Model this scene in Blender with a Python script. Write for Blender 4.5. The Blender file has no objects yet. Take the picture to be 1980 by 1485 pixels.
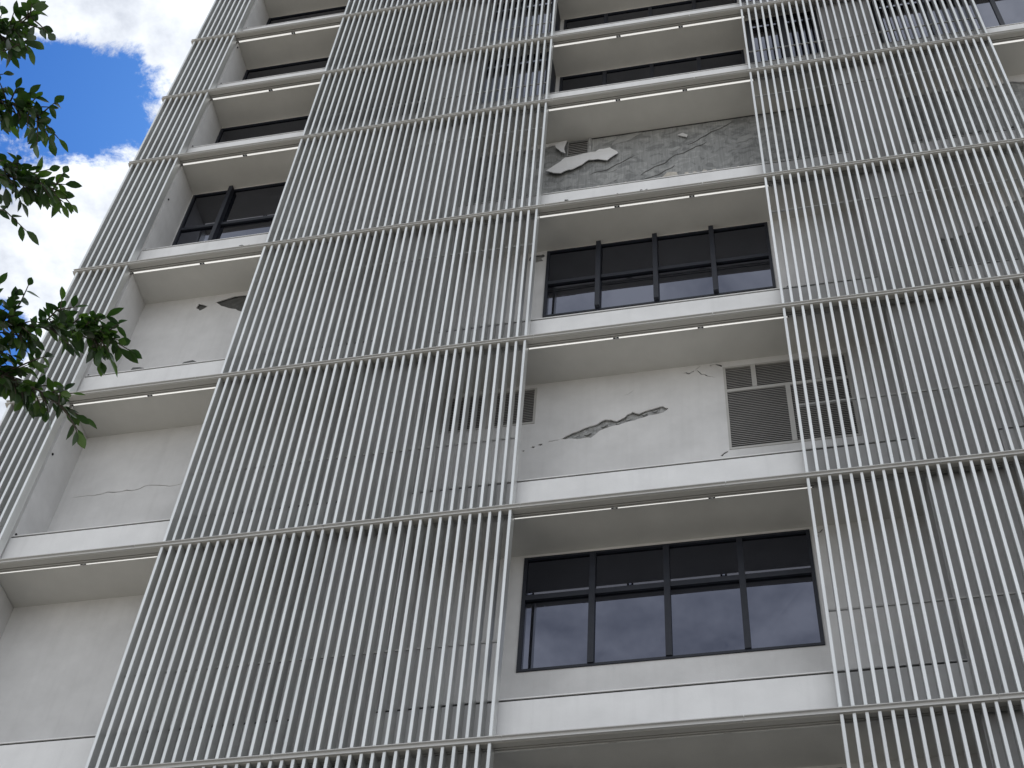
import bpy, bmesh, math, random
from mathutils import Vector, Matrix, noise

scene = bpy.context.scene
COL = scene.collection

# ------------------------------------------------------------------ camera
cam_data = bpy.data.cameras.new('camera')
cam = bpy.data.objects.new('camera', cam_data)
COL.objects.link(cam)
RIGHT = Vector((0.979876, 0.191043, 0.057840))
UP = Vector((0.117717, -0.787099, 0.605490))
FWD = Vector((-0.161200, 0.586497, 0.793748))
M = Matrix((RIGHT, UP, -FWD)).transposed().to_4x4()
M.translation = Vector((3.982, -15.040, 1.594))
cam.matrix_world = M
cam_data.sensor_width = 36.0
cam_data.lens = 36.0 * 3015.68 / 1980.0
cam_data.clip_start = 0.1
cam_data.clip_end = 3000.0
scene.camera = cam

# ------------------------------------------------------------------ sky, sun, exposure
SUN_EL = math.radians(58)
SUN_AZ = math.atan2(-0.30, 0.95)            # behind the building, so the facade is in open shade
world = bpy.data.worlds.new('World')
scene.world = world
world.use_nodes = True
nt = world.node_tree
nt.nodes.clear()
def wn(t, **k):
    n = nt.nodes.new(t)
    for a, b in k.items():
        setattr(n, a, b)
    return n
def wl(a, b):
    nt.links.new(a, b)
w_out = wn('ShaderNodeOutputWorld')
w_bg = wn('ShaderNodeBackground')
w_bg.inputs['Strength'].default_value = 0.10
w_sky = wn('ShaderNodeTexSky', sky_type='NISHITA')
w_sky.sun_disc = False
w_sky.sun_elevation = SUN_EL
w_sky.sun_rotation = SUN_AZ
w_sky.air_density = 1.0
w_sky.dust_density = 0.6
w_sky.ozone_density = 2.5
w_hs = wn('ShaderNodeHueSaturation')
w_hs.inputs['Saturation'].default_value = 1.35
w_hs.inputs['Value'].default_value = 1.0
w_tc = wn('ShaderNodeTexCoord')
w_sep = wn('ShaderNodeSeparateXYZ')
w_max = wn('ShaderNodeMath', operation='MAXIMUM'); w_max.inputs[1].default_value = 0.08
w_div = wn('ShaderNodeVectorMath', operation='DIVIDE')
w_comb = wn('ShaderNodeCombineXYZ')
w_off = wn('ShaderNodeVectorMath', operation='ADD'); w_off.inputs[1].default_value = (3.2, 7.9, 0.0)
wl(w_tc.outputs['Generated'], w_sep.inputs[0])
wl(w_sep.outputs['Z'], w_max.inputs[0])
for i in range(3):
    wl(w_max.outputs[0], w_comb.inputs[i])
wl(w_tc.outputs['Generated'], w_div.inputs[0])
wl(w_comb.outputs[0], w_div.inputs[1])
wl(w_div.outputs[0], w_off.inputs[0])
w_n1 = wn('ShaderNodeTexNoise'); w_n1.inputs['Scale'].default_value = 7.5
w_n1.inputs['Detail'].default_value = 8; w_n1.inputs['Roughness'].default_value = 0.70
w_n1.inputs['Distortion'].default_value = 0.35
wl(w_off.outputs[0], w_n1.inputs['Vector'])
# a gap of clear sky in the cloud deck
def gap(d, rad, amount):
    v = Vector(d).normalized()
    dot = wn('ShaderNodeVectorMath', operation='DOT_PRODUCT'); dot.inputs[1].default_value = v
    wl(w_tc.outputs['Generated'], dot.inputs[0])
    ac = wn('ShaderNodeMath', operation='ARCCOSINE'); wl(dot.outputs['Value'], ac.inputs[0])
    mr = wn('ShaderNodeMapRange', interpolation_type='SMOOTHSTEP')
    wl(ac.outputs[0], mr.inputs['Value'])
    mr.inputs['From Min'].default_value = rad * 0.25
    mr.inputs['From Max'].default_value = rad
    mr.inputs['To Min'].default_value = amount
    mr.inputs['To Max'].default_value = 0.0
    return mr.outputs[0]
g1 = gap((-0.374, 0.374, 0.849), 0.064, 0.36)
g2 = gap((-0.435, 0.36, 0.825), 0.076, 0.32)
g3 = gap((-0.465, 0.472, 0.749), 0.042, 0.44)
w_sub = wn('ShaderNodeMath', operation='SUBTRACT'); wl(w_n1.outputs['Fac'], w_sub.inputs[0]); wl(g1, w_sub.inputs[1])
w_sub2 = wn('ShaderNodeMath', operation='SUBTRACT'); wl(w_sub.outputs[0], w_sub2.inputs[0]); wl(g2, w_sub2.inputs[1])
w_sub3 = wn('ShaderNodeMath', operation='SUBTRACT'); wl(w_sub2.outputs[0], w_sub3.inputs[0]); wl(g3, w_sub3.inputs[1])
w_mask = wn('ShaderNodeMapRange', interpolation_type='SMOOTHSTEP')
wl(w_sub3.outputs[0], w_mask.inputs['Value'])
w_mask.inputs['From Min'].default_value = 0.21
w_mask.inputs['From Max'].default_value = 0.34
w_n2 = wn('ShaderNodeTexNoise'); w_n2.inputs['Scale'].default_value = 11.0
w_n2.inputs['Detail'].default_value = 6; w_n2.inputs['Roughness'].default_value = 0.6
wl(w_off.outputs[0], w_n2.inputs['Vector'])
w_cr = wn('ShaderNodeValToRGB'); wl(w_n2.outputs['Fac'], w_cr.inputs['Fac'])
w_cr.color_ramp.elements[0].position = 0.36; w_cr.color_ramp.elements[0].color = (2.8, 3.0, 3.4, 1)
w_cr.color_ramp.elements[1].position = 0.62; w_cr.color_ramp.elements[1].color = (5.1, 5.3, 5.6, 1)
w_mix = wn('ShaderNodeMix', data_type='RGBA')
wl(w_mask.outputs[0], w_mix.inputs['Factor'])
wl(w_sky.outputs[0], w_hs.inputs['Color'])
w_tint = wn('ShaderNodeVectorMath', operation='MULTIPLY'); w_tint.inputs[1].default_value = (0.118, 0.292, 0.53)
wl(w_hs.outputs[0], w_tint.inputs[0])
wl(w_tint.outputs[0], w_mix.inputs['A'])
wl(w_cr.outputs['Color'], w_mix.inputs['B'])
wl(w_mix.outputs['Result'], w_bg.inputs['Color'])
wl(w_bg.outputs[0], w_out.inputs['Surface'])

sun_data = bpy.data.lights.new('sun', 'SUN')
sun_data.energy = 3.0
sun_data.angle = math.radians(0.53)
sun_data.color = (1.0, 0.95, 0.87)
sun = bpy.data.objects.new('sun', sun_data)
COL.objects.link(sun)
sd = Vector((math.sin(SUN_AZ) * math.cos(SUN_EL), math.cos(SUN_AZ) * math.cos(SUN_EL), math.sin(SUN_EL)))
sun.rotation_euler = sd.to_track_quat('Z', 'Y').to_euler()
sun.location = sd * 120

scene.view_settings.view_transform = 'Standard'
scene.view_settings.look = 'None'
scene.view_settings.gamma = 1.0
scene.view_settings.exposure = 1.18
scene.view_settings.use_curve_mapping = False
scene.render.engine = 'CYCLES'
scene.cycles.max_bounces = 5
scene.cycles.diffuse_bounces = 3
scene.cycles.glossy_bounces = 3
scene.cycles.transmission_bounces = 2
scene.cycles.caustics_reflective = False
scene.cycles.caustics_refractive = False

# ------------------------------------------------------------------ materials
def new_mat(name):
    m = bpy.data.materials.new(name)
    m.use_nodes = True
    n = m.node_tree
    b = n.nodes['Principled BSDF']
    return m, n, b
def painted(name, col, rough=0.6, var=0.06, scale=1.2, stretch=(1, 1, 1), bump=0.0, bump_scale=60.0, stain=0.0, random_var=0.0, spec=0.3, streak=6.0):
    m, n, b = new_mat(name)
    L = n.links.new
    tc = n.nodes.new('ShaderNodeTexCoord')
    mp = n.nodes.new('ShaderNodeMapping'); mp.inputs['Scale'].default_value = stretch
    src = tc.outputs['Object']
    if random_var > 0:
        oi0 = n.nodes.new('ShaderNodeObjectInfo')
        of = n.nodes.new('ShaderNodeVectorMath'); of.operation = 'MULTIPLY_ADD'
        of.inputs[1].default_value = (40, 17, 63)
        L(oi0.outputs['Random'], of.inputs[0]); L(tc.outputs['Object'], of.inputs[2]); src = of.outputs[0]
    L(src, mp.inputs['Vector'])
    no = n.nodes.new('ShaderNodeTexNoise'); no.inputs['Scale'].default_value = scale
    no.inputs['Detail'].default_value = 4; no.inputs['Roughness'].default_value = 0.6
    L(mp.outputs[0], no.inputs['Vector'])
    mr = n.nodes.new('ShaderNodeMapRange'); L(no.outputs['Fac'], mr.inputs['Value'])
    mr.inputs['From Min'].default_value = 0.3; mr.inputs['From Max'].default_value = 0.7
    mr.inputs['To Min'].default_value = 1 - var; mr.inputs['To Max'].default_value = 1 + var
    val = mr.outputs[0]
    if stain > 0:
        mp2 = n.nodes.new('ShaderNodeMapping'); mp2.inputs['Scale'].default_value = (streak, streak, 0.4)
        L(src, mp2.inputs['Vector'])
        n2 = n.nodes.new('ShaderNodeTexNoise'); n2.inputs['Scale'].default_value = 1.0; n2.inputs['Detail'].default_value = 5
        L(mp2.outputs[0], n2.inputs['Vector'])
        m2 = n.nodes.new('ShaderNodeMapRange'); L(n2.outputs['Fac'], m2.inputs['Value'])
        m2.inputs['From Min'].default_value = 0.5; m2.inputs['From Max'].default_value = 0.78
        m2.inputs['To Min'].default_value = 1.0; m2.inputs['To Max'].default_value = 1 - stain
        mu = n.nodes.new('ShaderNodeMath'); mu.operation = 'MULTIPLY'
        L(val, mu.inputs[0]); L(m2.outputs[0], mu.inputs[1]); val = mu.outputs[0]
    if random_var > 0:
        oi = n.nodes.new('ShaderNodeObjectInfo')
        m3 = n.nodes.new('ShaderNodeMapRange'); L(oi.outputs['Random'], m3.inputs['Value'])
        m3.inputs['To Min'].default_value = 1 - random_var; m3.inputs['To Max'].default_value = 1 + random_var
        mu = n.nodes.new('ShaderNodeMath'); mu.operation = 'MULTIPLY'
        L(val, mu.inputs[0]); L(m3.outputs[0], mu.inputs[1]); val = mu.outputs[0]
    vm = n.nodes.new('ShaderNodeVectorMath'); vm.operation = 'SCALE'
    vm.inputs[0].default_value = col; L(val, vm.inputs['Scale'])
    L(vm.outputs[0], b.inputs['Base Color'])
    b.inputs['Roughness'].default_value = rough
    b.inputs['Specular IOR Level'].default_value = spec
    if bump > 0:
        nb = n.nodes.new('ShaderNodeTexNoise'); nb.inputs['Scale'].default_value = bump_scale; nb.inputs['Detail'].default_value = 4
        L(tc.outputs['Object'], nb.inputs['Vector'])
        bp = n.nodes.new('ShaderNodeBump'); bp.inputs['Strength'].default_value = bump; bp.inputs['Distance'].default_value = 0.01
        L(nb.outputs['Fac'], bp.inputs['Height']); L(bp.outputs[0], b.inputs['Normal'])
    return m
MAT = {}
MAT['fin'] = painted('pale_fin_paint', (0.66, 0.675, 0.67), 0.40, 0.07, 2.0, (1, 1, 0.5), random_var=0.08, spec=0.5, stain=0.14)
MAT['fin'].node_tree.nodes['Principled BSDF'].inputs['Metallic'].default_value = 0.62
MAT['rail'] = painted('pale_rail_paint', (0.50, 0.50, 0.49), 0.45, 0.05, 1.5, (0.5, 3, 3), spec=0.4)
MAT['plaster'] = painted('painted_plaster', (0.60, 0.60, 0.60), 0.8, 0.08, 1.5, bump=0.15, bump_scale=45, stain=0.05, streak=9.0)
MAT['band'] = painted('painted_parapet', (0.70, 0.705, 0.71), 0.75, 0.06, 1.7, bump=0.12, bump_scale=40, stain=0.06, streak=8.0)
MAT['soffit'] = painted('painted_soffit', (0.57, 0.565, 0.54), 0.85, 0.06, 1.3, bump=0.3, bump_scale=70)
MAT['plate'] = painted('edge_plate_paint', (0.44, 0.435, 0.415), 0.55, 0.07, 1.2, (0.4, 2, 2))
MAT['scratch'] = painted('dark_scratch', (0.10, 0.102, 0.10), 0.95, 0.2, 9)
MAT['dark'] = painted('dark_joint', (0.025, 0.025, 0.025), 0.8, 0.1)
MAT['frame'] = painted('dark_anodised_frame', (0.017, 0.020, 0.029), 0.5, 0.12, 5, spec=0.3)
MAT['louver'] = painted('louver_paint', (0.42, 0.415, 0.40), 0.5, 0.06, 3)
MAT['slat'] = painted('louver_slat_paint', (0.27, 0.265, 0.255), 0.55, 0.08, 3)
MAT['rod'] = painted('galvanised_rod', (0.52, 0.52, 0.51), 0.45, 0.08, 3)
MAT['chunk'] = painted('broken_plaster', (0.46, 0.44, 0.40), 0.9, 0.25, 9, bump=0.6, bump_scale=60)
MAT['bark'] = painted('grey_bark', (0.11, 0.095, 0.075), 0.9, 0.3, 14, (1, 1, 0.3), bump=0.8, bump_scale=40)

def concrete_mat():
    m, n, b = new_mat('bare_scabbed_concrete')
    L = n.links.new
    tc = n.nodes.new('ShaderNodeTexCoord')
    n1 = n.nodes.new('ShaderNodeTexNoise'); n1.inputs['Scale'].default_value = 3.6; n1.inputs['Detail'].default_value = 7
    n1.inputs['Distortion'].default_value = 1.1
    L(tc.outputs['Object'], n1.inputs['Vector'])
    r1 = n.nodes.new('ShaderNodeValToRGB'); L(n1.outputs['Fac'], r1.inputs['Fac'])
    e = r1.color_ramp.elements
    e[0].position = 0.42; e[0].color = (0.20, 0.206, 0.207, 1)
    e[1].position = 0.445; e[1].color = (0.265, 0.272, 0.272, 1)
    x = e.new(0.57); x.color = (0.275, 0.282, 0.281, 1)
    x = e.new(0.595); x.color = (0.325, 0.332, 0.331, 1)
    # vertical comb marks of the render key
    mp = n.nodes.new('ShaderNodeMapping'); mp.inputs['Scale'].default_value = (42, 42, 2.0)
    L(tc.outputs['Object'], mp.inputs['Vector'])
    n2 = n.nodes.new('ShaderNodeTexNoise'); n2.inputs['Scale'].default_value = 1.0; n2.inputs['Detail'].default_value = 3
    L(mp.outputs[0], n2.inputs['Vector'])
    mr = n.nodes.new('ShaderNodeMapRange'); L(n2.outputs['Fac'], mr.inputs['Value'])
    mr.inputs['From Min'].default_value = 0.35; mr.inputs['From Max'].default_value = 0.65
    mr.inputs['To Min'].default_value = 0.88; mr.inputs['To Max'].default_value = 1.10
    vm = n.nodes.new('ShaderNodeVectorMath'); vm.operation = 'SCALE'
    L(r1.outputs['Color'], vm.inputs[0]); L(mr.outputs[0], vm.inputs['Scale'])
    L(vm.outputs[0], b.inputs['Base Color'])
    b.inputs['Roughness'].default_value = 0.95
    b.inputs['Specular IOR Level'].default_value = 0.15
    ad = n.nodes.new('ShaderNodeMath'); ad.operation = 'MULTIPLY_ADD'
    L(n2.outputs['Fac'], ad.inputs[0]); ad.inputs[1].default_value = 0.35; L(r1.outputs['Color'], ad.inputs[2])
    bp = n.nodes.new('ShaderNodeBump'); bp.inputs['Strength'].default_value = 0.6; bp.inputs['Distance'].default_value = 0.02
    L(ad.outputs[0], bp.inputs['Height']); L(bp.outputs[0], b.inputs['Normal'])
    return m
MAT['concrete'] = concrete_mat()
MAT['rubble_core'] = painted('broken_concrete', (0.31, 0.315, 0.315), 0.95, 0.35, 14, bump=0.9, bump_scale=50)
MAT['scab'] = painted('grey_render_scab', (0.31, 0.316, 0.314), 0.95, 0.12, 6, bump=0.5, bump_scale=50)

def glass_mat():
    m, n, b = new_mat('tinted_window_glass')
    L = n.links.new
    b.inputs['Base Color'].default_value = (0.002, 0.0025, 0.004, 1)
    b.inputs['Roughness'].default_value = 0.015
    b.inputs['IOR'].default_value = 2.1
    b.inputs['Specular Tint'].default_value = (0.72, 0.77, 1.0, 1)
    tc = n.nodes.new('ShaderNodeTexCoord')
    nb = n.nodes.new('ShaderNodeTexNoise'); nb.inputs['Scale'].default_value = 0.8; nb.inputs['Detail'].default_value = 1
    L(tc.outputs['Object'], nb.inputs['Vector'])
    bp = n.nodes.new('ShaderNodeBump'); bp.inputs['Strength'].default_value = 0.08; bp.inputs['Distance'].default_value = 0.02
    L(nb.outputs['Fac'], bp.inputs['Height']); L(bp.outputs[0], b.inputs['Normal'])
    return m
MAT['glass'] = glass_mat()
def tube_mat():
    m, n, b = new_mat('lit_tube_diffuser')
    b.inputs['Base Color'].default_value = (0.85, 0.85, 0.82, 1)
    b.inputs['Roughness'].default_value = 0.4
    b.inputs['Emission Color'].default_value = (1.0, 0.985, 0.95, 1)
    b.inputs['Emission Strength'].default_value = 0.32
    m.cycles.emission_sampling = 'NONE'
    return m
MAT['tube'] = tube_mat()
def leaf_mat():
    m, n, b = new_mat('glossy_fig_leaf')
    L = n.links.new
    oi = n.nodes.new('ShaderNodeObjectInfo')
    geo = n.nodes.new('ShaderNodeNewGeometry')
    ad = n.nodes.new('ShaderNodeMath'); ad.operation = 'ADD'
    L(oi.outputs['Random'], ad.inputs[0]); L(geo.outputs['Random Per Island'], ad.inputs[1])
    fr = n.nodes.new('ShaderNodeMath'); fr.operation = 'FRACT'; L(ad.outputs[0], fr.inputs[0])
    cr = n.nodes.new('ShaderNodeValToRGB'); L(fr.outputs[0], cr.inputs['Fac'])
    e = cr.color_ramp.elements
    e[0].position = 0.0; e[0].color = (0.022, 0.048, 0.016, 1)
    e[1].position = 1.0; e[1].color = (0.075, 0.14, 0.028, 1)
    x = e.new(0.65); x.color = (0.038, 0.08, 0.02, 1)
    L(cr.outputs['Color'], b.inputs['Base Color'])
    b.inputs['Roughness'].default_value = 0.32
    b.inputs['Specular IOR Level'].default_value = 0.55
    tr = n.nodes.new('ShaderNodeBsdfTranslucent')
    hs = n.nodes.new('ShaderNodeHueSaturation'); hs.inputs['Saturation'].default_value = 1.15; hs.inputs['Value'].default_value = 1.7
    L(cr.outputs['Color'], hs.inputs['Color']); L(hs.outputs[0], tr.inputs['Color'])
    mx = n.nodes.new('ShaderNodeMixShader'); mx.inputs[0].default_value = 0.32
    L(b.outputs[0], mx.inputs[1]); L(tr.outputs[0], mx.inputs[2])
    L(mx.outputs[0], n.nodes['Material Output'].inputs['Surface'])
    return m
MAT['leaf'] = leaf_mat()
def ground_mat():
    m = painted('paving', (0.25, 0.24, 0.22), 0.9, 0.2, 0.3, bump=0.3, bump_scale=8)
    return m
MAT['ground'] = ground_mat()

# ------------------------------------------------------------------ mesh helpers
def link(name, me, mat, parent=None, loc=None):
    o = bpy.data.objects.new(name, me)
    COL.objects.link(o)
    if mat is not None and len(me.materials) == 0:
        me.materials.append(MAT[mat])
    if parent is not None:
        o.parent = parent
    if loc is not None:
        o.location = loc
    return o
class MB:
    def __init__(self):
        self.v = []; self.f = []
    def box(self, x0, x1, y0, y1, z0, z1):
        i = len(self.v)
        self.v += [(x0, y0, z0), (x1, y0, z0), (x1, y1, z0), (x0, y1, z0), (x0, y0, z1), (x1, y0, z1), (x1, y1, z1), (x0, y1, z1)]
        self.f += [tuple(i + k for k in q) for q in ((0, 3, 2, 1), (4, 5, 6, 7), (0, 1, 5, 4), (1, 2, 6, 5), (2, 3, 7, 6), (3, 0, 4, 7))]
        return self
    def prism(self, poly, axis, a, b):
        """poly of 2D points swept along one axis from a to b; axis 'x' takes (y,z), 'z' takes (x,y)."""
        i = len(self.v); n = len(poly)
        for t in (a, b):
            for p in poly:
                self.v.append((t, p[0], p[1]) if axis == 'x' else (p[0], p[1], t))
        self.f.append(tuple(i + k for k in reversed(range(n))))
        self.f.append(tuple(i + n + k for k in range(n)))
        for k in range(n):
            l = (k + 1) % n
            self.f.append((i + k, i + l, i + n + l, i + n + k))
        return self
    def mesh(self, name):
        me = bpy.data.meshes.new(name)
        me.from_pydata(self.v, [], self.f)
        bm = bmesh.new(); bm.from_mesh(me)
        bmesh.ops.recalc_face_normals(bm, faces=bm.faces)
        bm.to_mesh(me); bm.free()
        return me
    def build(self, name, mat, parent=None, loc=None):
        return link(name, self.mesh(name), mat, parent, loc)
def box(name, mat, parent, *a):
    return MB().box(*a).build(name, mat, parent)

def rough_line(pts, amp, cuts, rng, closed=True):
    """midpoint-displaced broken edge"""
    out = list(pts)
    for c in range(cuts):
        nxt = []
        n = len(out)
        for i in range(n if closed else n - 1):
            a = out[i]; b = out[(i + 1) % n]
            d = math.hypot(b[0] - a[0], b[1] - a[1])
            k = amp * d
            nxt.append(a)
            nxt.append(((a[0] + b[0]) / 2 + rng.uniform(-k, k), (a[1] + b[1]) / 2 + rng.uniform(-k, k)))
        if not closed:
            nxt.append(out[-1])
        out = nxt
    return out
def crack_poly(pts, w, rng):
    """thin closed outline round an open polyline, pointed at its ends"""
    line = rough_line(pts, 0.16, 2, rng, closed=False)
    up, lo = [], []
    n = len(line)
    for i, p in enumerate(line):
        t = i / (n - 1)
        h = w * 0.5 * (0.15 + math.sin(math.pi * t) ** 0.5) * rng.uniform(0.6, 1.3)
        a = line[max(0, i - 1)]; b = line[min(n - 1, i + 1)]
        d = Vector((b[0] - a[0], b[1] - a[1])).normalized()
        nx, ny = -d.y, d.x
        up.append((p[0] + nx * h, p[1] + ny * h)); lo.append((p[0] - nx * h, p[1] - ny * h))
    return up + lo[::-1]
def sheet_mesh(name, outer, holes, y0, th):
    """flat sheet in the XZ plane, front face at y0, with real holes"""
    cu = bpy.data.curves.new(name, 'CURVE')
    cu.dimensions = '2D'; cu.fill_mode = 'BOTH'; cu.extrude = th / 2
    for poly in [outer] + list(holes):
        sp = cu.splines.new('POLY'); sp.points.add(len(poly) - 1)
        for q, p in zip(sp.points, poly):
            q.co = (p[0], p[1], 0, 1)
        sp.use_cyclic_u = True
    tmp = bpy.data.objects.new('tmp', cu)
    COL.objects.link(tmp)
    dg = bpy.context.evaluated_depsgraph_get()
    me = bpy.data.meshes.new_from_object(tmp.evaluated_get(dg))
    bpy.data.objects.remove(tmp); bpy.data.curves.remove(cu)
    for v in me.vertices:
        x, y, z = v.co
        v.co = (x, y0 + th / 2 + z, y)
    bm = bmesh.new(); bm.from_mesh(me)
    bmesh.ops.remove_doubles(bm, verts=bm.verts, dist=1e-5)
    bmesh.ops.recalc_face_normals(bm, faces=bm.faces)
    bm.to_mesh(me); bm.free()
    me.name = name
    me.materials.clear()
    return me
def rect(x0, x1, z0, z1):
    return [(x0, z0), (x1, z0), (x1, z1), (x0, z1)]
def rough_patch(name, x0, x1, z0, z1, y, depth, mat, parent, seed, step=0.035):
    """broken, uneven core seen inside a hole"""
    nx = max(3, int((x1 - x0) / step)); nz = max(3, int((z1 - z0) / step))
    v = []; f = []
    for j in range(nz + 1):
        for i in range(nx + 1):
            x = x0 + (x1 - x0) * i / nx; z = z0 + (z1 - z0) * j / nz
            p = Vector((x * 7, seed * 3.1, z * 7))
            d = noise.noise(p) * 0.5 + noise.noise(p * 2.7) * 0.6
            v.append((x, y + depth * (0.5 + 0.8 * d), z))
    for j in range(nz):
        for i in range(nx):
            a = j * (nx + 1) + i
            f.append((a, a + 1, a + nx + 2, a + nx + 1))
    me = bpy.data.meshes.new(name); me.from_pydata(v, [], f)
    return link(name, me, mat, parent)

# ------------------------------------------------------------------ the ground
g = MB().box(-900, 900, -900, 900, -0.5, 0.0).build('ground', 'ground')
g['kind'] = 'structure'; g['label'] = 'pale paved ground in front of the building'

# ------------------------------------------------------------------ the building
building = bpy.data.objects.new('office_building', None)
COL.objects.link(building)
building['label'] = 'tall white office block with vertical fin screens and cracked, spalled plaster walls'
building['category'] = 'building'

LV = {-3: 1.3, -2: 5.7, -1: 10.1, 0: 14.5, 1: 18.9, 2: 23.224, 3: 27.559, 4: 31.995, 5: 35.183, 6: 38.393, 7: 41.60, 8: 44.80}
TOP = 48.0
XL, XR = -9.56, 16.07
YW = 1.02                              # recessed wall face
PIERS = {'corner': (-9.50, -8.37), 'p2': (-2.85, -1.66), 'p3': (6.02, 7.20), 'p4': (14.88, 16.05)}
BAYS = {'A': (-8.37, -2.85), 'B': (-1.66, 6.02), 'C': (7.20, 14.88)}
ROWS = list(range(-3, 8))
def top_of(k):
    return LV.get(k + 1, TOP)
def band_top(k):
    return 0.80 if k <= 3 else 0.73

# solid body behind the facade, with roof
box('core_wall', 'concrete', building, XL + 0.05, XR + 10, 1.13, 16.0, 0.0, TOP)
roof = box('roof_parapet', 'band', building, XL - 0.02, XR + 10.02, 0.20, 16.02, TOP + 0.002, TOP + 1.1)

# slab edges: edge beam with grooves, rail lengths in front, plaster soffits, parapets
rail_prof = lambda z: [(-0.018, z - 0.044), (0.020, z - 0.044), (0.020, z + 0.044), (-0.018, z + 0.044), (-0.018, z + 0.031), (0.012, z + 0.031), (0.012, z - 0.031), (-0.018, z - 0.031)]
for k, z in LV.items():
    e = MB()
    e.box(XL, XR, 0.021, 0.112, z - 0.050, z + 0.050)
    e.box(XL, XR, 0.132, 0.156, z - 0.050, z + 0.050)
    e.box(XL, XR, 0.172, 0.190, z - 0.050, z + 0.050)
    e.box(XL, XR, 0.023, 0.188, z + 0.0505, z + 0.060)
    beam = e.build('edge_beam', 'plate', building)
    box('shadow_groove', 'dark', beam, XL, XR, 0.108, 0.176, z + 0.015, z + 0.0495)
    x = XL
    cut = -9.0 + 3.05
    edges = [XL]
    while cut < XR:
        if cut > XL + 0.3:
            edges.append(cut)
        cut += 3.05
    edges.append(XR)
    for a, b in zip(edges[:-1], edges[1:]):
        MB().prism(rail_prof(z), 'x', a + 0.004, b - 0.004).build('rail', 'rail', beam)
    for bn, (x0, x1) in BAYS.items():
        s = box('soffit', 'soffit', building, x0, x1, 0.262, 1.062, z + 0.010, z + 0.058)
        pp = box('parapet', 'band', building, x0 + 0.002, x1 - 0.002, 0.222, 1.060, z + 0.062, z + band_top(k))
        cp = box('coping', 'band', pp, x0 + 0.004, x1 - 0.004, 0.218, 1.058, z + band_top(k) + 0.032, z + band_top(k) + 0.050)
        box('coping_joint', 'dark', pp, x0 + 0.006, x1 - 0.006, 0.236, 1.05, z + band_top(k) + 0.001, z + band_top(k) + 0.0315)
    # soffit board over the piers, behind the edge beam
    for pn, (x0, x1) in PIERS.items():
        box('soffit', 'soffit', building, x0, x1, 0.195, 0.262, z + 0.012, z + 0.056)

# tube lights in the slot behind the edge beam
TUBES = [(-8.34, -6.93), (-6.83, -5.50), (0.02, 1.48), (1.58, 2.92), (3.02, 4.42), (9.30, 10.70), (10.80, 12.20)]
for k in range(0, 8):
    for x0, x1 in TUBES:
        t = MB().prism([(0.200, LV[k] + 0.029), (0.200, LV[k] + 0.007), (0.212, LV[k] - 0.003), (0.246, LV[k] - 0.003), (0.258, LV[k] + 0.007), (0.258, LV[k] + 0.029)], 'x', x0, x1).build('tube_light', 'tube', building)
        box('end_cap', 'frame', t, x0 - 0.03, x0, 0.205, 0.253, LV[k] + 0.001, LV[k] + 0.026)
        box('end_cap', 'frame', t, x1, x1 + 0.03, 0.205, 0.253, LV[k] + 0.001, LV[k] + 0.026)

# piers, one length for each storey
for k in ROWS:
    for pn, (x0, x1) in PIERS.items():
        box('pier', 'plaster', building, x0, x1, 0.262 if pn != 'corner' else 0.255, 1.30, LV[k] + 0.062, top_of(k) - 0.0)

for k in ROWS:
    for dz in (0.95, 3.0):
        if LV[k] + dz < top_of(k) - 0.2:
            box('anchor_bolt', 'dark', building, -8.369, -8.345, 0.285, 0.315, LV[k] + dz, LV[k] + dz + 0.035)

# ------------------------------------------------------------------ windows, louvers, walls
def window(x0, x1, z0, z1, mull, transom, y=YW, prot=0.03, side=False, fw=0.055, parent=building):
    """dark framed window: outer frame, mullions, transom and a pane in every light"""
    fr = MB()
    fr.box(x0, x0 + fw, y - 0.02, y + 0.036, z0, z1)
    fr.box(x1 - fw, x1, y - 0.02, y + 0.036, z0, z1)
    fr.box(x0 + fw, x1 - fw, y - 0.018, y + 0.036, z0, z0 + fw * 0.8)
    fr.box(x0 + fw, x1 - fw, y - 0.018, y + 0.036, z1 - fw * 0.8, z1)
    w = fr.build('window', 'frame', parent)
    for m in mull:
        box('mullion', 'frame', w, m - 0.045, m + 0.045, y - 0.02 - prot, y + 0.034, z0 + fw * 0.8, z1 - fw * 0.8 if prot < 0.05 else z1 - 0.002)
    xs = [x0 + fw] + list(mull) + [x1 - fw]
    rng = random.Random(int(z0 * 100))
    for i, (a, b) in enumerate(zip(xs[:-1], xs[1:])):
        a2 = a + (0.045 if i > 0 else 0.0); b2 = b - (0.045 if i < len(xs) - 2 else 0.0)
        zz = [z0 + fw * 0.8] + ([transom] if transom else []) + [z1 - fw * 0.8]
        if transom:
            box('transom', 'frame', w, a2, b2, y - 0.024, y + 0.032, transom - 0.05, transom + 0.05)
        for j, (c, d) in enumerate(zip(zz[:-1], zz[1:])):
            c2 = c + (0.05 if j > 0 else 0.0); d2 = d - (0.05 if j < len(zz) - 2 else 0.0)
            # each pane sits with a hair of its own tilt
            t = rng.uniform(-0.0015, 0.0015); s = rng.uniform(-0.0015, 0.0015)
            me = bpy.data.meshes.new('pane')
            yy = y + 0.018
            vs = [(a2, yy + t, c2), (b2, yy + s, c2), (b2, yy + s - t, d2), (a2, yy - s, d2), (a2, yy + t + .008, c2), (b2, yy + s + .008, c2), (b2, yy + s - t + .008, d2), (a2, yy - s + .008, d2)]
            me.from_pydata(vs, [], [(0, 1, 2, 3), (7, 6, 5, 4), (0, 4, 5, 1), (1, 5, 6, 2), (2, 6, 7, 3), (3, 7, 4, 0)])
            link('pane', me, 'glass', w)
    return w
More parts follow.
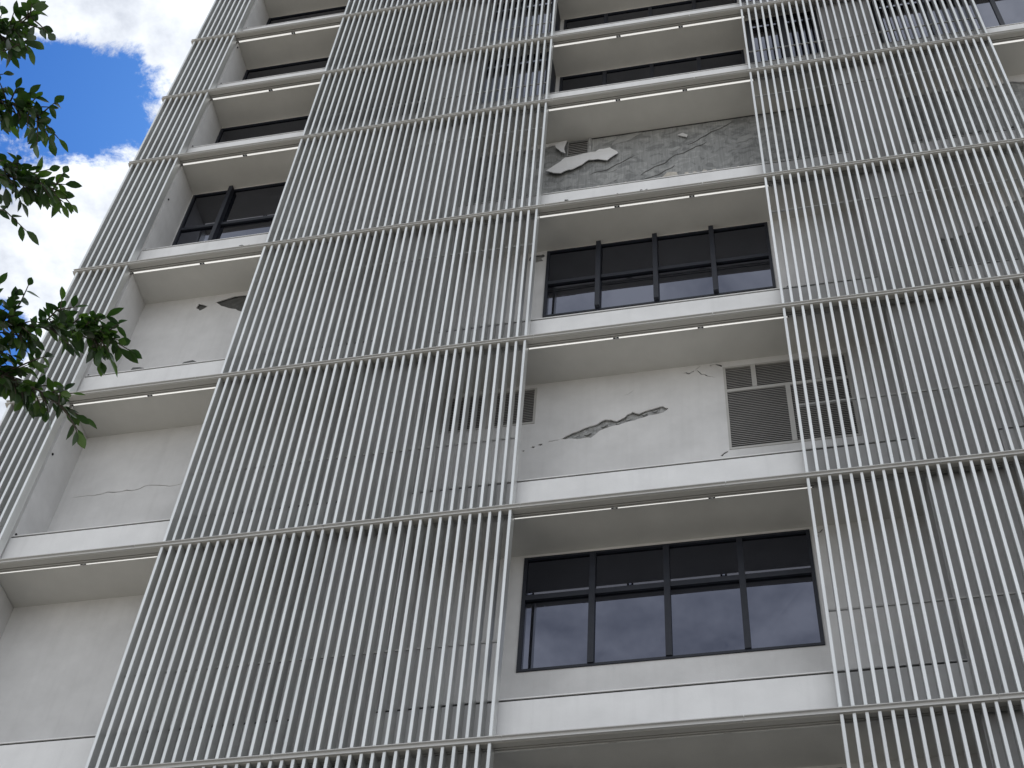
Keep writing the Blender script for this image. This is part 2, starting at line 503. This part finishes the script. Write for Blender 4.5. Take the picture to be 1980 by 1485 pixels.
def louver(x0, x1, z0, z1, verticals, transom, pitch=0.046, y=YW, fw=0.04, mat='louver'):
    fr = MB()
    fr.box(x0, x0 + fw, y - 0.012, y + 0.034, z0, z1)
    fr.box(x1 - fw, x1, y - 0.012, y + 0.034, z0, z1)
    fr.box(x0 + fw, x1 - fw, y - 0.010, y + 0.034, z0, z0 + fw)
    fr.box(x0 + fw, x1 - fw, y - 0.010, y + 0.034, z1 - fw, z1)
    l = fr.build('louver_window', mat, building)
    if transom:
        box('transom', 'louver', l, x0 + fw, x1 - fw, y - 0.016, y - 0.002, transom - 0.035, transom + 0.035)
    for vx, a, b in verticals:
        box('mullion', 'louver', l, vx - 0.04, vx + 0.04, y - 0.020, y - 0.003, a, b)
    s = MB()
    z = z0 + fw + 0.01
    while z < z1 - fw - pitch:
        s.prism([(y + 0.002, z), (y + 0.0055, z - 0.001), (y + 0.030, z + 0.027), (y + 0.0265, z + 0.028)], 'x', x0 + fw, x1 - fw)
        s.box(x0 + fw, x1 - fw, y - 0.002, y + 0.0018, z - 0.004, z + pitch * 0.28)
        z += pitch
    o = s.build('louver_slats', 'slat', l); o['kind'] = 'stuff'
    box('louver_backing', 'dark', l, x0 + fw, x1 - fw, y + 0.035, y + 0.042, z0 + fw, z1 - fw)
    return l

HOLES = {}                                # (bay, row) -> openings and broken holes in that wall
R = random.Random(11)
def add_hole(key, poly):
    HOLES.setdefault(key, []).append(poly)
# row of openings
WIN = []
for k in ROWS:
    for bn, (x0, x1) in BAYS.items():
        plain = (bn == 'A' and k in (0, 1, 2)) or (bn == 'B' and k in (1, 3)) or (bn == 'C' and k in (1, 2, 3))
        if plain:
            continue
        zt = top_of(k) - 0.06
        zb = LV[k] + (2.04 if k <= 3 else 0.95)
        if bn == 'B' and k <= 3:
            zb = {0: 16.535, 2: 25.27}.get(k, zb)
            if k == 0: zt = 18.84
            if k == 2: zt = 27.52
            WIN.append((bn, k, 0.03, 4.32, zb, zt, [1.085, 2.19, 3.28] if k != 2 else [1.06, 2.155, 3.245], {0: 17.98, 2: 26.38}.get(k, zb + 1.45), 0.02 if k != 2 else 0.085))
        elif bn == 'B':
            WIN.append((bn, k, 0.03, 4.32, LV[k] + 0.9, zt, [1.085, 2.19, 3.28], None, 0.0))
        elif bn == 'A':
            if k == 3:
                WIN.append((bn, k, -8.33, -5.95, LV[k] + 1.1, zt, [-7.40], 30.45, 0.10))
            elif k > 3:
                WIN.append((bn, k, -8.36, -3.2, LV[k] + 0.9, zt, [-5.6, -4.3], None, 0.0))
            else:
                WIN.append((bn, k, -8.30, -4.0, zb, zt, [-7.2, -6.1, -5.0], zb + 1.4, 0.02))
        elif bn == 'C':
            WIN.append((bn, k, 8.9, 13.2, zb, zt, [9.97, 11.07, 12.14], zb + 1.4 if k <= 3 else None, 0.02))
for (bn, k, x0, x1, z0, z1, mull, tr, prot) in WIN:
    y = YW
    window(x0, x1, z0, z1, mull, tr, y=y, prot=prot)
    add_hole((bn, k), rect(x0 - 0.001, x1 + 0.001, z0 - 0.001, z1 + 0.001))

# louvers of the second storey in view
louver(3.25, 5.32, 20.88, 23.07, [(3.755, 22.44, 23.03), (4.80, 22.44, 23.03), (4.29, 20.92, 22.36)], 22.40)
add_hole(('B', 1), rect(3.249, 5.321, 20.879, 23.071))
louver(-1.64, 0.03, 22.14, 23.12, [(-0.8, 22.18, 23.08)], None)
add_hole(('B', 1), rect(-1.641, 0.031, 22.139, 23.121))
louver(8.30, 9.90, 20.95, 22.9, [(9.1, 21.0, 22.86)], None)
add_hole(('C', 1), rect(8.299, 9.901, 20.949, 22.901))

# broken plaster: the long diagonal gash, hairlines and chips
gash = [(0.49, 21.65), (0.68, 21.77), (0.9, 21.87), (1.07, 21.92), (1.24, 22.03), (1.43, 21.95), (1.56, 22.03), (1.7, 22.15), (1.81, 22.08), (2.0, 22.16), (2.21, 22.21), (2.3, 22.14), (2.22, 22.04), (1.97, 22.0), (1.73, 21.91), (1.49, 21.85), (1.3, 21.81), (1.14, 21.74), (1.0, 21.58), (0.82, 21.59), (0.58, 21.62)]
add_hole(('B', 1), rough_line(gash, 0.10, 2, R))
add_hole(('B', 1), crack_poly([(0.48, 21.635), (0.38, 21.62), (0.26, 21.59)], 0.022, R))
for cx, cz, r in ((0.15, 21.555, 0.045), (0.03, 21.51, 0.04), (-0.13, 21.44, 0.03)):
    add_hole(('B', 1), [(cx - r, cz - r * 0.1), (cx - r * 0.2, cz + r * 0.6), (cx + r, cz + r * 0.35), (cx + r * 0.4, cz - r * 0.6)])
add_hole(('B', 1), crack_poly([(2.56, 23.06), (2.67, 23.02), (2.76, 23.09)], 0.030, R))
add_hole(('B', 1), crack_poly([(2.78, 23.085), (2.88, 22.96), (2.98, 22.89), (3.12, 22.82)], 0.022, R))
add_hole(('B', 1), crack_poly([(2.785, 23.10), (2.83, 23.15), (2.88, 23.20)], 0.014, R))
add_hole(('B', 1), [(3.02, 23.16), (3.12, 23.19), (3.235, 23.10), (3.235, 23.16), (3.16, 23.205), (3.04, 23.20)])
add_hole(('B', 1), [(3.235, 20.87), (3.16, 20.83), (3.10, 20.76), (3.13, 20.74), (3.16, 20.79), (3.22, 20.83)])
add_hole(('B', 1), crack_poly([(1.55, 22.62), (1.64, 22.66), (1.72, 22.74)], 0.007, R))
rough_patch('broken_core', 0.42, 2.38, 21.5, 22.28, 1.050, 0.034, 'rubble_core', building, 1)
# plaster lumps still clinging inside the gash
for (x, z, s) in ((0.75, 21.68, .06), (0.95, 21.72, .07), (1.22, 21.88, .06), (1.62, 21.97, .05), (1.9, 22.06, .05), (1.45, 21.9, .04), (2.08, 22.11, .04)):
    p = rough_line([(x - s, z - s * .35), (x - s * .1, z - s * .5), (x + s, z + s * .2), (x + s * .2, z + s * .5)], 0.2, 1, R)
    link('plaster_scab', sheet_mesh('plaster_scab', p, [], 1.030, 0.016), 'scab', building)

add_hole(('A', 2), rough_line([(-6.79, 27.30), (-6.41, 27.44), (-5.6, 27.40), (-5.4, 27.1), (-5.75, 26.7), (-6.15, 26.83), (-6.46, 27.02)], 0.07, 2, R))
add_hole(('A', 2), rough_line([(-7.18, 27.17), (-7.15, 27.33), (-6.93, 27.19), (-7.07, 27.06)], 0.08, 1, R))
rough_patch('broken_core', -7.3, -5.3, 26.6, 27.5, 1.054, 0.03, 'scratch', building, 4, 0.06)
add_hole(('A', 1), crack_poly([(-8.2, 21.55), (-7.76, 21.545), (-7.4, 21.575), (-6.93, 21.585), (-6.46, 21.60), (-6.0, 21.585)], 0.024, R))
add_hole(('B', 2), rough_line([(-0.30, 27.46), (-0.05, 27.47), (-0.01, 27.38), (-0.09, 27.31), (-0.04, 27.21), (-0.21, 27.19), (-0.34, 27.3)], 0.1, 2, R))
rough_patch('broken_core', -0.4, 0.02, 27.1, 27.5, 1.06, 0.04, 'rubble_core', building, 6)
add_hole(('B', 0), crack_poly([(4.40, 18.55), (4.42, 18.75), (4.52, 18.83), (4.62, 18.84)], 0.018, R))
# the far bay: diagonal break in one storey
add_hole(('C', 2), rough_line([(7.25, 26.19), (7.55, 26.16), (7.93, 26.30), (8.83, 27.14), (9.5, 27.45), (10.4, 27.4), (9.6, 25.3), (8.71, 24.9), (7.25, 25.2)], 0.06, 3, R))

for k in ROWS:
    for bn, (x0, x1) in BAYS.items():
        if (bn, k) in (('B', 3), ('C', 3)):
            continue
        z0 = LV[k] + band_top(k) + 0.051; z1 = top_of(k) + 0.009 if k + 1 in LV else TOP - 0.002
        me = sheet_mesh('plaster_wall', rect(x0 + 0.001, x1 - 0.001, z0 - 0.05 + 0.05, z1), HOLES.get((bn, k), []), YW, 0.030)
        link('plaster_wall', me, 'plaster', building)

# front-plane glazed boxes beside the upper openings
for k in (4, 5, 6, 7):
    zt = top_of(k) - 0.004
    for x0, x1 in ((-1.655, -0.10), (4.46, 6.015)):
        window(x0, x1, LV[k] + 0.80, zt, [(x0 + x1) / 2], None, y=0.36, prot=0.0)
        box('glazed_return', 'frame', building, (x1 if x0 < 0 else x0 - 0.03), (x1 + 0.03 if x0 < 0 else x0), 0.345, 1.015, LV[k] + 0.80, zt)
window(7.25, 14.80, LV[4] + 0.80, top_of(4) - 0.004, [8.3, 9.75, 11.2, 12.6], None, y=0.36, prot=0.0)

for nm in ('B', 'C'):
    x0, x1 = BAYS[nm]
    box('bare_concrete_wall', 'concrete', building, x0 + 0.001, x1 - 0.001, 1.0635, 1.129, LV[3] + 0.852, LV[4] - 0.035)
# bare concrete storeys: scabs of old render, plaster remnant along the top, loose sheets
def remnant(pts, y, th, mat, seed, cuts=2, amp=0.07, name='plaster_remnant'):
    return link(name, sheet_mesh(name, rough_line(pts, amp, cuts, random.Random(seed)), [], y, th), mat, building)
remnant([(-1.65, 32.004), (-1.65, 31.80), (-0.8, 31.86), (-0.19, 31.84), (0.02, 31.87), (0.26, 31.96), (0.30, 32.004)], YW, 0.040, 'plaster', 3)
louver(0.31, 0.76, 31.30, 31.92, [], None, 0.075, y=1.028, fw=0.01, mat='scab')
box('opening_jamb', 'rubble_core', building, 0.765, 0.83, 1.028, 1.062, 31.30, 31.98)
rr = random.Random(21)
for i in range(14):                      # thin scabs of render on the concrete
    x = rr.uniform(-1.4, 5.9); z = rr.uniform(28.6, 31.8); s = rr.uniform(0.10, 0.42)
    a = rr.uniform(0.2, 0.6)
    pts = []
    n = 7
    for j in range(n):
        t = 2 * math.pi * j / n
        r = s * rr.uniform(0.55, 1.1)
        u, v = r * math.cos(t), r * 0.45 * math.sin(t)
        pts.append((x + u * math.cos(a) - v * math.sin(a), z + u * math.sin(a) + v * math.cos(a)))
    remnant(pts, 1.0550 + 0.0002 * i, 0.0068, 'scab', 100 + i, 2, 0.12, 'render_scab')
for i, (pts) in enumerate([[(0.85, 30.45), (1.3, 30.62), (1.75, 30.95)], [(1.9, 30.1), (2.4, 30.45), (2.9, 30.85), (3.3, 31.1)], [(2.9, 31.1), (3.3, 31.4), (3.9, 31.85)], [(1.5, 29.6), (2.1, 29.95), (2.6, 30.3)], [(4.6, 29.2), (5.2, 30.3)]]):
    link('render_ridge', sheet_mesh('render_ridge', crack_poly(pts, 0.022, rr), [], 1.0530 + 0.0003 * i, 0.006), 'scratch', building)

def loose_sheet(name, poly, y_top, y_bot, th, mat, seed, cuts=2):
    """a sheet of plaster hanging off the wall: it leans forward at one end"""
    me = sheet_mesh(name, rough_line(poly, 0.085, cuts, random.Random(seed)), [], 0.0, th)
    zs = [v.co.z for v in me.vertices]; z0, z1 = min(zs), max(zs)
    for v in me.vertices:
        t = (v.co.z - z0) / (z1 - z0)
        v.co.y += y_bot + (y_top - y_bot) * t + 0.012 * noise.noise(Vector((v.co.x * 3, 0, v.co.z * 3)))
    return link(name, me, mat, building)
loose_sheet('hanging_plaster_sheet', [(-0.13, 30.72), (0.08, 30.95), (0.27, 31.20), (0.59, 31.27), (0.93, 31.29), (1.0, 31.38), (1.24, 31.40), (1.42, 31.10), (1.31, 30.97), (1.19, 30.79), (1.0, 30.91), (0.79, 30.95), (0.46, 30.62), (0.35, 30.61), (0.21, 30.49), (0.04, 30.56)], 1.015, 0.965, 0.020, 'band', 7)
loose_sheet('hanging_plaster_sheet', [(0.04, 31.82), (0.30, 31.95), (0.29, 31.27)], 0.99, 0.93, 0.020, 'band', 8)
loose_sheet('hanging_plaster_sheet', [(2.70, 31.54), (2.81, 31.61), (2.92, 31.46), (2.9, 31.34)], 1.03, 1.00, 0.020, 'plaster', 9)
# far bay
remnant([(7.21, 32.004), (7.21, 31.7), (8.4, 31.76), (9.2, 31.70), (9.6, 31.80), (10.0, 31.66), (10.8, 31.78), (12.5, 31.7), (14.8, 31.8), (14.8, 32.004)], YW, 0.040, 'plaster', 13, 3)
remnant([(7.21, 28.42), (14.8, 28.42), (14.8, 29.3), (12.0, 29.6), (10.4, 29.35), (9.4, 29.5), (8.6, 29.2), (7.9, 29.55), (7.21, 29.3)], YW, 0.040, 'plaster', 14, 3)
rough_patch('broken_core', 7.25, 11.5, 24.9, 27.5, 1.054, 0.012, 'scab', building, 15, 0.10)
# torn strip on the corner return
loose_sheet('torn_plaster_strip', [(-8.33, 25.05), (-8.26, 25.3), (-8.22, 25.22), (-8.27, 25.0), (-8.26, 24.8), (-8.30, 24.78)], 0.34, 0.30, 0.012, 'dark', 17)

# ------------------------------------------------------------------ fin screens
PITCH = 5.478 / 36
SCREENS = {'corner': (-9.46, 8, (-8.395 + 9.46) / 7), 'wide': (-5.478, 37, PITCH), 'far': (4.378, 33, PITCH)}
FIN_HALF, FIN_D = 0.0225, 0.18
def fin_poly(x=0.0):
    c = 0.005
    return [(x - FIN_HALF + c, 0.003), (x + FIN_HALF - c, 0.003), (x + FIN_HALF, 0.003 + c), (x + FIN_HALF, FIN_D), (x - FIN_HALF, FIN_D), (x - FIN_HALF, 0.003 + c)]
ROD_Z = {-1: 1.84, 0: 1.84, 1: 1.83, 2: 3.25, 3: 3.52, 4: 1.2, 5: 1.2, 6: 1.2, 7: 1.2}
rest = MB()                                # fins past the individually built ones
def on_screen(x, k):
    """roughly which fins of a storey the photograph shows large"""
    if k == 0: return x < 6.95
    if k == 1: return x < 7.9
    if k == 2: return x < 8.9
    return True
n_single = 0
for k in range(-1, 8):
    z0, z1 = LV[k] + 0.0515, top_of(k) - 0.0515
    shared = MB().prism(fin_poly(), 'z', 0.0, z1 - z0).mesh('fin')
    shared.materials.append(MAT['fin'])
    jit = random.Random(k + 50)
    for sn, (sx, n, p) in SCREENS.items():
        scr = MB()
        xa, xb = sx + FIN_HALF, sx + (n - 1) * p - FIN_HALF
        zr = LV[k] + ROD_Z[k]
        for i in range(n - 1):
            scr.box(sx + i * p + FIN_HALF + 0.0005, sx + (i + 1) * p - FIN_HALF - 0.0005, 0.148, 0.176, zr - 0.013, zr + 0.013)
        s = scr.build('fin_screen', 'rod', building)
        for i in range(n):
            x = sx + i * p
            single = (0 <= k <= 3 and on_screen(x, k) and not (sn == 'corner' and k == 0))
            if single:
                f = link('fin', shared, None, s, (x + jit.uniform(-0.0015, 0.0015), jit.uniform(0, 0.0012), z0))
                f.rotation_euler = (jit.uniform(-4e-4, 4e-4), jit.uniform(-6e-4, 6e-4), jit.uniform(-0.03, 0.03))
                n_single += 1
            else:
                rest.prism(fin_poly(x + jit.uniform(-0.002, 0.002)), 'z', z0, z1)
print('single fins', n_single)
o = rest.build('upper_fins', 'fin', building); o['kind'] = 'stuff'
o['label'] = 'remaining pale fins of the top and bottom storeys'

# ------------------------------------------------------------------ loose rubble on ledges and rails
def chunk_mesh(rng, sx, sy, sz):
    n = rng.randint(5, 7)
    lo, hi = [], []
    for j in range(n):
        t = 2 * math.pi * (j + rng.uniform(-0.3, 0.3)) / n
        r = rng.uniform(0.7, 1.0)
        lo.append((sx * r * math.cos(t), sy * r * math.sin(t), 0.0))
        q = rng.uniform(0.55, 0.95)
        hi.append((sx * r * q * math.cos(t), sy * r * q * math.sin(t), sz * rng.uniform(0.6, 1.0)))
    v = lo + hi
    f = [tuple(reversed(range(n))), tuple(range(n, 2 * n))] + [(j, (j + 1) % n, n + (j + 1) % n, n + j) for j in range(n)]
    me = bpy.data.meshes.new('plaster_fragment')
    me.from_pydata(v, [], f)
    return me
def fragment(x, y, z, sx, sy, sz, seed, label, group, mat='chunk'):
    rng = random.Random(seed)
    o = link('plaster_fragment', chunk_mesh(rng, sx, sy, sz), mat, None, (x, y, z + 0.0005))
    o.rotation_euler = (0, 0, rng.uniform(-0.4, 0.4))
    o['label'] = label; o['category'] = 'rubble'; o['group'] = group
L3 = LV[3] + 0.851; L2 = LV[2] + 0.851
lab = 'small broken plaster fragment on the ledge under the bare concrete wall'
fs = link('plaster_fragment', sheet_mesh('plaster_fragment', rough_line([(-0.19, 0.0), (0.19, 0.0), (0.12, 0.13), (-0.06, 0.15)], 0.08, 1, random.Random(2)), [], -0.018, 0.036), 'chunk', None, (2.58, 0.262, L3 + 0.006))
fs.rotation_euler = (math.radians(14), 0, 0.06)
fs['label'] = 'large pale slab of fallen plaster on the ledge under the bare concrete wall'; fs['category'] = 'rubble'; fs['group'] = 'fallen plaster on the bare concrete ledge'
for i, (x, s) in enumerate(((2.9, .10), (3.08, .075), (3.25, .09), (3.42, .06), (0.6, .04), (1.15, .045), (3.9, .04), (1.7, .04))):
    fragment(x, 0.222 + s * 0.55, L3, s, s * 0.6, s * 1.3, 10 + i, lab, 'fallen plaster on the bare concrete ledge')
for i, x in enumerate((4.45, 4.62, 4.8, 5.02, 5.2, 5.45, 5.7, 5.85)):
    r2 = random.Random(i + 60)
    s = r2.uniform(0.07, 0.16)
    fragment(x, 0.222 + s * 0.5, L3, s, s * 0.55, s * 1.1, 40 + i, 'broken plaster fragment on the ledge behind the fins beside the bare concrete wall', 'fallen plaster behind the fins', 'chunk' if i % 2 else 'plaster')
for i in range(13):
    r2 = random.Random(i + 80)
    s = r2.uniform(0.07, 0.16)
    fragment(7.4 + i * 0.21, 0.222 + s * 0.5, L3, s, s * 0.55, s * 1.2, 70 + i, 'dark broken concrete lump on the ledge behind the fins past the pier', 'rubble past the pier', 'scratch')
for i in range(6):
    r2 = random.Random(i + 180)
    s = r2.uniform(0.04, 0.08)
    fragment(-1.35 + i * 0.2, 0.222 + s * 0.5, L3, s, s * 0.55, s * 1.2, 170 + i, 'grey broken fragment on the ledge behind the fins of the wide screen', 'rubble behind the wide screen', 'scratch')
for i, x in enumerate((-7.35, -6.36)):
    fragment(x, 0.262, L2, 0.16, 0.042, 0.12, 90 + i, 'flat dark plaster flake on the ledge below the patched wall', 'flakes on the ledge of the patched wall', 'scratch')
for i, (x, s) in enumerate(((0.58, .05), (1.57, .03), (2.03, .04), (2.13, .035))):
    fragment(x, 0.0, LV[3] + 0.0445, s, s * 0.6, s * 1.4, 120 + i, 'tiny dark crumb on the rail under the bare concrete wall', 'crumbs on the rail', 'scratch')
fragment(-5.98, 0.012, LV[3] + 0.0445, 0.085, 0.028, 0.075, 130, 'dark clod on the rail under the window with one deep mullion', 'debris on the rail under the mullion window', 'scratch')
fragment(-5.83, 0.0, LV[3] + 0.0445, 0.03, 0.02, 0.022, 131, 'tiny dark crumb beside a clod on the rail under the deep mullion window', 'debris on the rail under the mullion window', 'scratch')
fragment(4.52, 0.25, L2, 0.06, 0.05, 0.07, 140, 'single dark lump on the ledge beside the four-light window', 'debris beside the four-light window', 'scratch')

# ------------------------------------------------------------------ the tree whose sprays hang into view
tree = bpy.data.objects.new('fig_tree', None)
COL.objects.link(tree)
tree.location = (-2.9, -12.7, 0.0)
tree['label'] = 'leafy dark green fig tree with sprays of glossy leaves hanging before the building'
tree['category'] = 'tree'
TO = Vector(tree.location)
def tube_mesh(name, pts, radii, sides=7):
    v = []; f = []
    pts = [Vector(p) for p in pts]
    for i, p in enumerate(pts):
        a = pts[max(0, i - 1)]; b = pts[min(len(pts) - 1, i + 1)]
        d = (b - a).normalized()
        s = d.cross(Vector((0.31, 0.17, 0.93))).normalized(); u = s.cross(d)
        for j in range(sides):
            t = 2 * math.pi * j / sides
            v.append(p + (s * math.cos(t) + u * math.sin(t)) * radii[i])
    for i in range(len(pts) - 1):
        for j in range(sides):
            k = (j + 1) % sides
            f.append((i * sides + j, i * sides + k, (i + 1) * sides + k, (i + 1) * sides + j))
    f.append(tuple(reversed(range(sides)))); f.append(tuple((len(pts) - 1) * sides + j for j in range(sides)))
    me = bpy.data.meshes.new(name); me.from_pydata([tuple(q) for q in v], [], f)
    for p in me.polygons: p.use_smooth = True
    return me
def tpart(name, pts, radii, mat='bark', parent=tree, sides=7):
    return link(name, tube_mesh(name, [Vector(p) - TO for p in pts], radii, sides), mat, parent)
trunk = tpart('trunk', [(-2.9, -12.7, -0.02), (-2.88, -12.7, 0.5), (-2.75, -12.65, 2.2), (-2.6, -12.75, 4.0), (-2.7, -12.6, 6.0), (-2.9, -12.5, 8.2), (-3.0, -12.5, 10.5)], [0.36, 0.26, 0.22, 0.19, 0.15, 0.10, 0.04], 'bark', tree, 12)
# limbs out to the sprays that show in the photograph
sprays = {
 'a': [(0.77, -13.08, 7.18), (1.13, -12.99, 7.06), (1.27, -12.96, 7.07), (1.41, -13.02, 7.02)],
 'b': [(0.74, -12.87, 7.02), (1.1, -12.79, 6.9), (1.23, -12.75, 6.9), (1.33, -12.74, 6.85), (1.40, -12.70, 6.79)],
 'c': [(0.65, -12.6, 6.92), (1.02, -12.53, 6.82), (1.2, -12.53, 6.73), (1.31, -12.49, 6.73), (1.45, -12.47, 6.64)],
 'd': [(0.63, -12.13, 6.44), (0.99, -12.08, 6.36), (1.17, -12.06, 6.38), (1.37, -12.04, 6.34), (1.52, -12.03, 6.31), (1.62, -12.02, 6.26)],
 'e': [(0.61, -12.01, 6.36), (0.97, -11.93, 6.24), (1.1, -11.88, 6.23), (1.19, -11.81, 6.2), (1.3, -11.79, 6.14), (1.41, -11.74, 6.07)],
}
twigs = {
 'a': [[(1.12, -12.95, 7.15), (1.25, -12.9, 7.02), (1.38, -12.95, 6.97)], [(1.10, -13.0, 7.07), (1.20, -13.06, 7.05), (1.27, -13.13, 7.06)]],
 'b': [[(1.05, -12.80, 6.92), (1.16, -12.85, 6.93), (1.27, -12.86, 6.90)]],
 'c': [[(1.04, -12.41, 6.73), (1.2, -12.42, 6.65), (1.27, -12.34, 6.61)], [(1.10, -12.53, 6.78), (1.22, -12.58, 6.75), (1.30, -12.58, 6.70)]],
 'd': [[(1.19, -12.05, 6.38), (1.26, -12.11, 6.43), (1.32, -12.18, 6.43)], [(1.35, -12.05, 6.34), (1.44, -12.11, 6.34), (1.50, -12.1, 6.36)], [(1.07, -12.07, 6.36), (1.14, -12.13, 6.43), (1.19, -12.18, 6.47)], [(1.00, -12.05, 6.36), (1.12, -11.99, 6.32), (1.22, -11.97, 6.28)]],
 'e': [[(1.16, -11.84, 6.21), (1.29, -11.88, 6.21), (1.36, -11.91, 6.18)], [(1.04, -11.99, 6.3), (1.17, -11.96, 6.31), (1.24, -11.94, 6.3)]],
}
OFFSET = {'d': Vector((-0.06, -0.02, 0.005)), 'e': Vector((-0.05, -0.09, 0.055)), 'c': Vector((-0.02, 0, 0))}
for key, off in OFFSET.items():
    sprays[key] = [tuple(Vector(p) + off) for p in sprays[key]]
    twigs[key] = [[tuple(Vector(p) + off) for p in t] for t in twigs[key]]
def leaf_mesh(seed, L=0.082, W=0.036):
    rng = random.Random(seed)
    st = [(0.0, 0.06), (0.12, 0.45), (0.32, 0.95), (0.55, 1.0), (0.78, 0.62), (0.92, 0.22), (1.0, 0.0)]
    v = []; f = []
    droop = rng.uniform(0.05, 0.20); fold = rng.uniform(0.12, 0.35); tw = rng.uniform(-0.2, 0.2)
    for t, w in st:
        z = -droop * L * t * t
        hw = W * 0.5 * w
        v += [(t * L, -hw, z + fold * hw + tw * hw * t), (t * L, 0.0, z), (t * L, hw, z + fold * hw - tw * hw * t)]
    for i in range(len(st) - 1):
        a = i * 3
        f += [(a, a + 3, a + 4, a + 1), (a + 1, a + 4, a + 5, a + 2)]
    me = bpy.data.meshes.new('leaf')
    me.from_pydata(v, [], f)
    for p in me.polygons: p.use_smooth = True
    me.materials.append(MAT['leaf'])
    return me
leaf_kinds = [leaf_mesh(s, 0.056 + 0.010 * (s % 3), 0.027 + 0.004 * (s % 2)) for s in range(6)]
lr = random.Random(5)
def leaf_frames(pts, spacing, rng, spread=1.0):
    """positions and axes of leaves set alternately along a twig, drooping a little"""
    pts = [Vector(p) for p in pts]
    out = []
    side = 1
    for a, b in zip(pts[:-1], pts[1:]):
        d = b - a; n = max(1, int(d.length / spacing))
        dn = d.normalized()
        for i in range(n):
            p = a + d * ((i + rng.random()) / n)
            lat = dn.cross(Vector((0, 0, 1))).normalized() * side
            side = -side
            ax = (dn * rng.uniform(0.3, 1.0) + lat * rng.uniform(0.3, 1.1) * spread + Vector((rng.uniform(-.35, .35), rng.uniform(-.35, .35), rng.uniform(-0.75, 0.35)))).normalized()
            out.append((p, ax))
    out.append((pts[-1], (pts[-1] - pts[-2]).normalized()))
    return out
n_leaf = [0]
mass = MB()
def add_leaf(p, ax, crown, rng, limit=300):
    up = Vector((rng.uniform(-0.6, 0.6), rng.uniform(-0.6, 0.6), 1.0)).normalized()
    y = up.cross(ax).normalized(); z = ax.cross(y)
    m = Matrix((ax, y, z)).transposed().to_4x4()
    s = rng.uniform(0.72, 1.15)
    if n_leaf[0] < limit:
        o = link('leaf', rng.choice(leaf_kinds), None, crown)
        o.matrix_local = Matrix.Translation(p - TO) @ m @ Matrix.Scale(s, 4)
        n_leaf[0] += 1
    else:
        me = rng.choice(leaf_kinds)
        i = len(mass.v)
        T = Matrix.Translation(p - TO) @ m @ Matrix.Scale(s, 4)
        mass.v += [tuple(T @ v.co) for v in me.vertices]
        mass.f += [tuple(i + q for q in pl.vertices) for pl in me.polygons]
limb_from = {'a': (-2.9, -12.5, 8.2), 'b': (-2.75, -12.58, 6.5), 'c': (-2.7, -12.6, 6.0), 'd': (-2.62, -12.73, 4.6), 'e': (-2.6, -12.74, 4.3)}
for key, pts in sprays.items():
    a = Vector(limb_from[key]); b = Vector(pts[0])
    q = [a, a.lerp(b, 0.33) + Vector((0, 0.05, 0.25)), a.lerp(b, 0.7) + Vector((0, -0.04, 0.22)), b]
    path = q + [Vector(p) for p in pts[1:]]
    n = len(path)
    rad = [0.05, 0.036, 0.022, 0.012] + [0.0085 - 0.006 * (i + 1) / (n - 4) for i in range(n - 4)]
    limb = tpart('limb', path, rad, 'bark', tree, 6)
    main = [Vector(p) for p in pts]
    side = [[Vector(c) for c in t] for t in twigs[key]]
    # short side shoots
    rr2 = random.Random(ord(key))
    for i in range({'a': 36, 'b': 36, 'c': 42, 'd': 78, 'e': 52}[key]):
        j = rr2.randrange(1, len(main) - 1); t = rr2.random()
        s0 = main[j].lerp(main[j + 1], t)
        dn = (main[j + 1] - main[j]).normalized()
        d = (dn * 0.8 + Vector((rr2.uniform(-.5, .3), rr2.uniform(-1, 1), rr2.uniform(-0.9, 0.7)))).normalized()
        l = rr2.uniform(0.05, 0.13)
        side.append([s0, s0 + d * l * 0.5, s0 + d * l + Vector((0, 0, -0.01))])
    for t in side:
        link('twig', tube_mesh('twig', [p - TO for p in t], [0.004, 0.003, 0.0018], 5), 'bark', limb)
    for fr in [leaf_frames(main, 0.034, lr, 1.0)] + [leaf_frames(t, 0.030, lr) for t in side]:
        for p, ax in fr:
            add_leaf(p, ax, limb, lr)
print('single leaves', n_leaf[0])
# the rest of the crown, outside the picture
cr = random.Random(9)
for i in range(46):
    t = cr.random()
    a = Vector((-2.75, -12.6, 5.2 + 5.0 * t))
    ang = cr.uniform(0.35, 2 * math.pi - 0.9) + 0.9
    d = Vector((math.cos(ang), math.sin(ang) * 1.0, cr.uniform(-0.05, 0.5)))
    ln = cr.uniform(1.2, 2.9)
    b = a + d * ln
    if b.x > 0.2: b.x = 0.2 - cr.random() * 0.4
    mid = a.lerp(b, 0.55) + Vector((0, 0, 0.18))
    tpart('limb', [a, mid, b], [0.04, 0.02, 0.005], 'bark', tree, 5)
    for q in range(150):
        u = cr.uniform(0.35, 1.0)
        p = a.lerp(b, u) + Vector((cr.gauss(0, 0.24), cr.gauss(0, 0.24), cr.gauss(0, 0.16)))
        if p.x > 0.45: continue
        ax = (d + Vector((cr.uniform(-1, 1), cr.uniform(-1, 1), cr.uniform(-1, 0.3)))).normalized()
        add_leaf(p, ax, tree, cr, 0)
o = mass.build('foliage', 'leaf', tree); o['kind'] = 'stuff'
for p in o.data.polygons: p.use_smooth = True
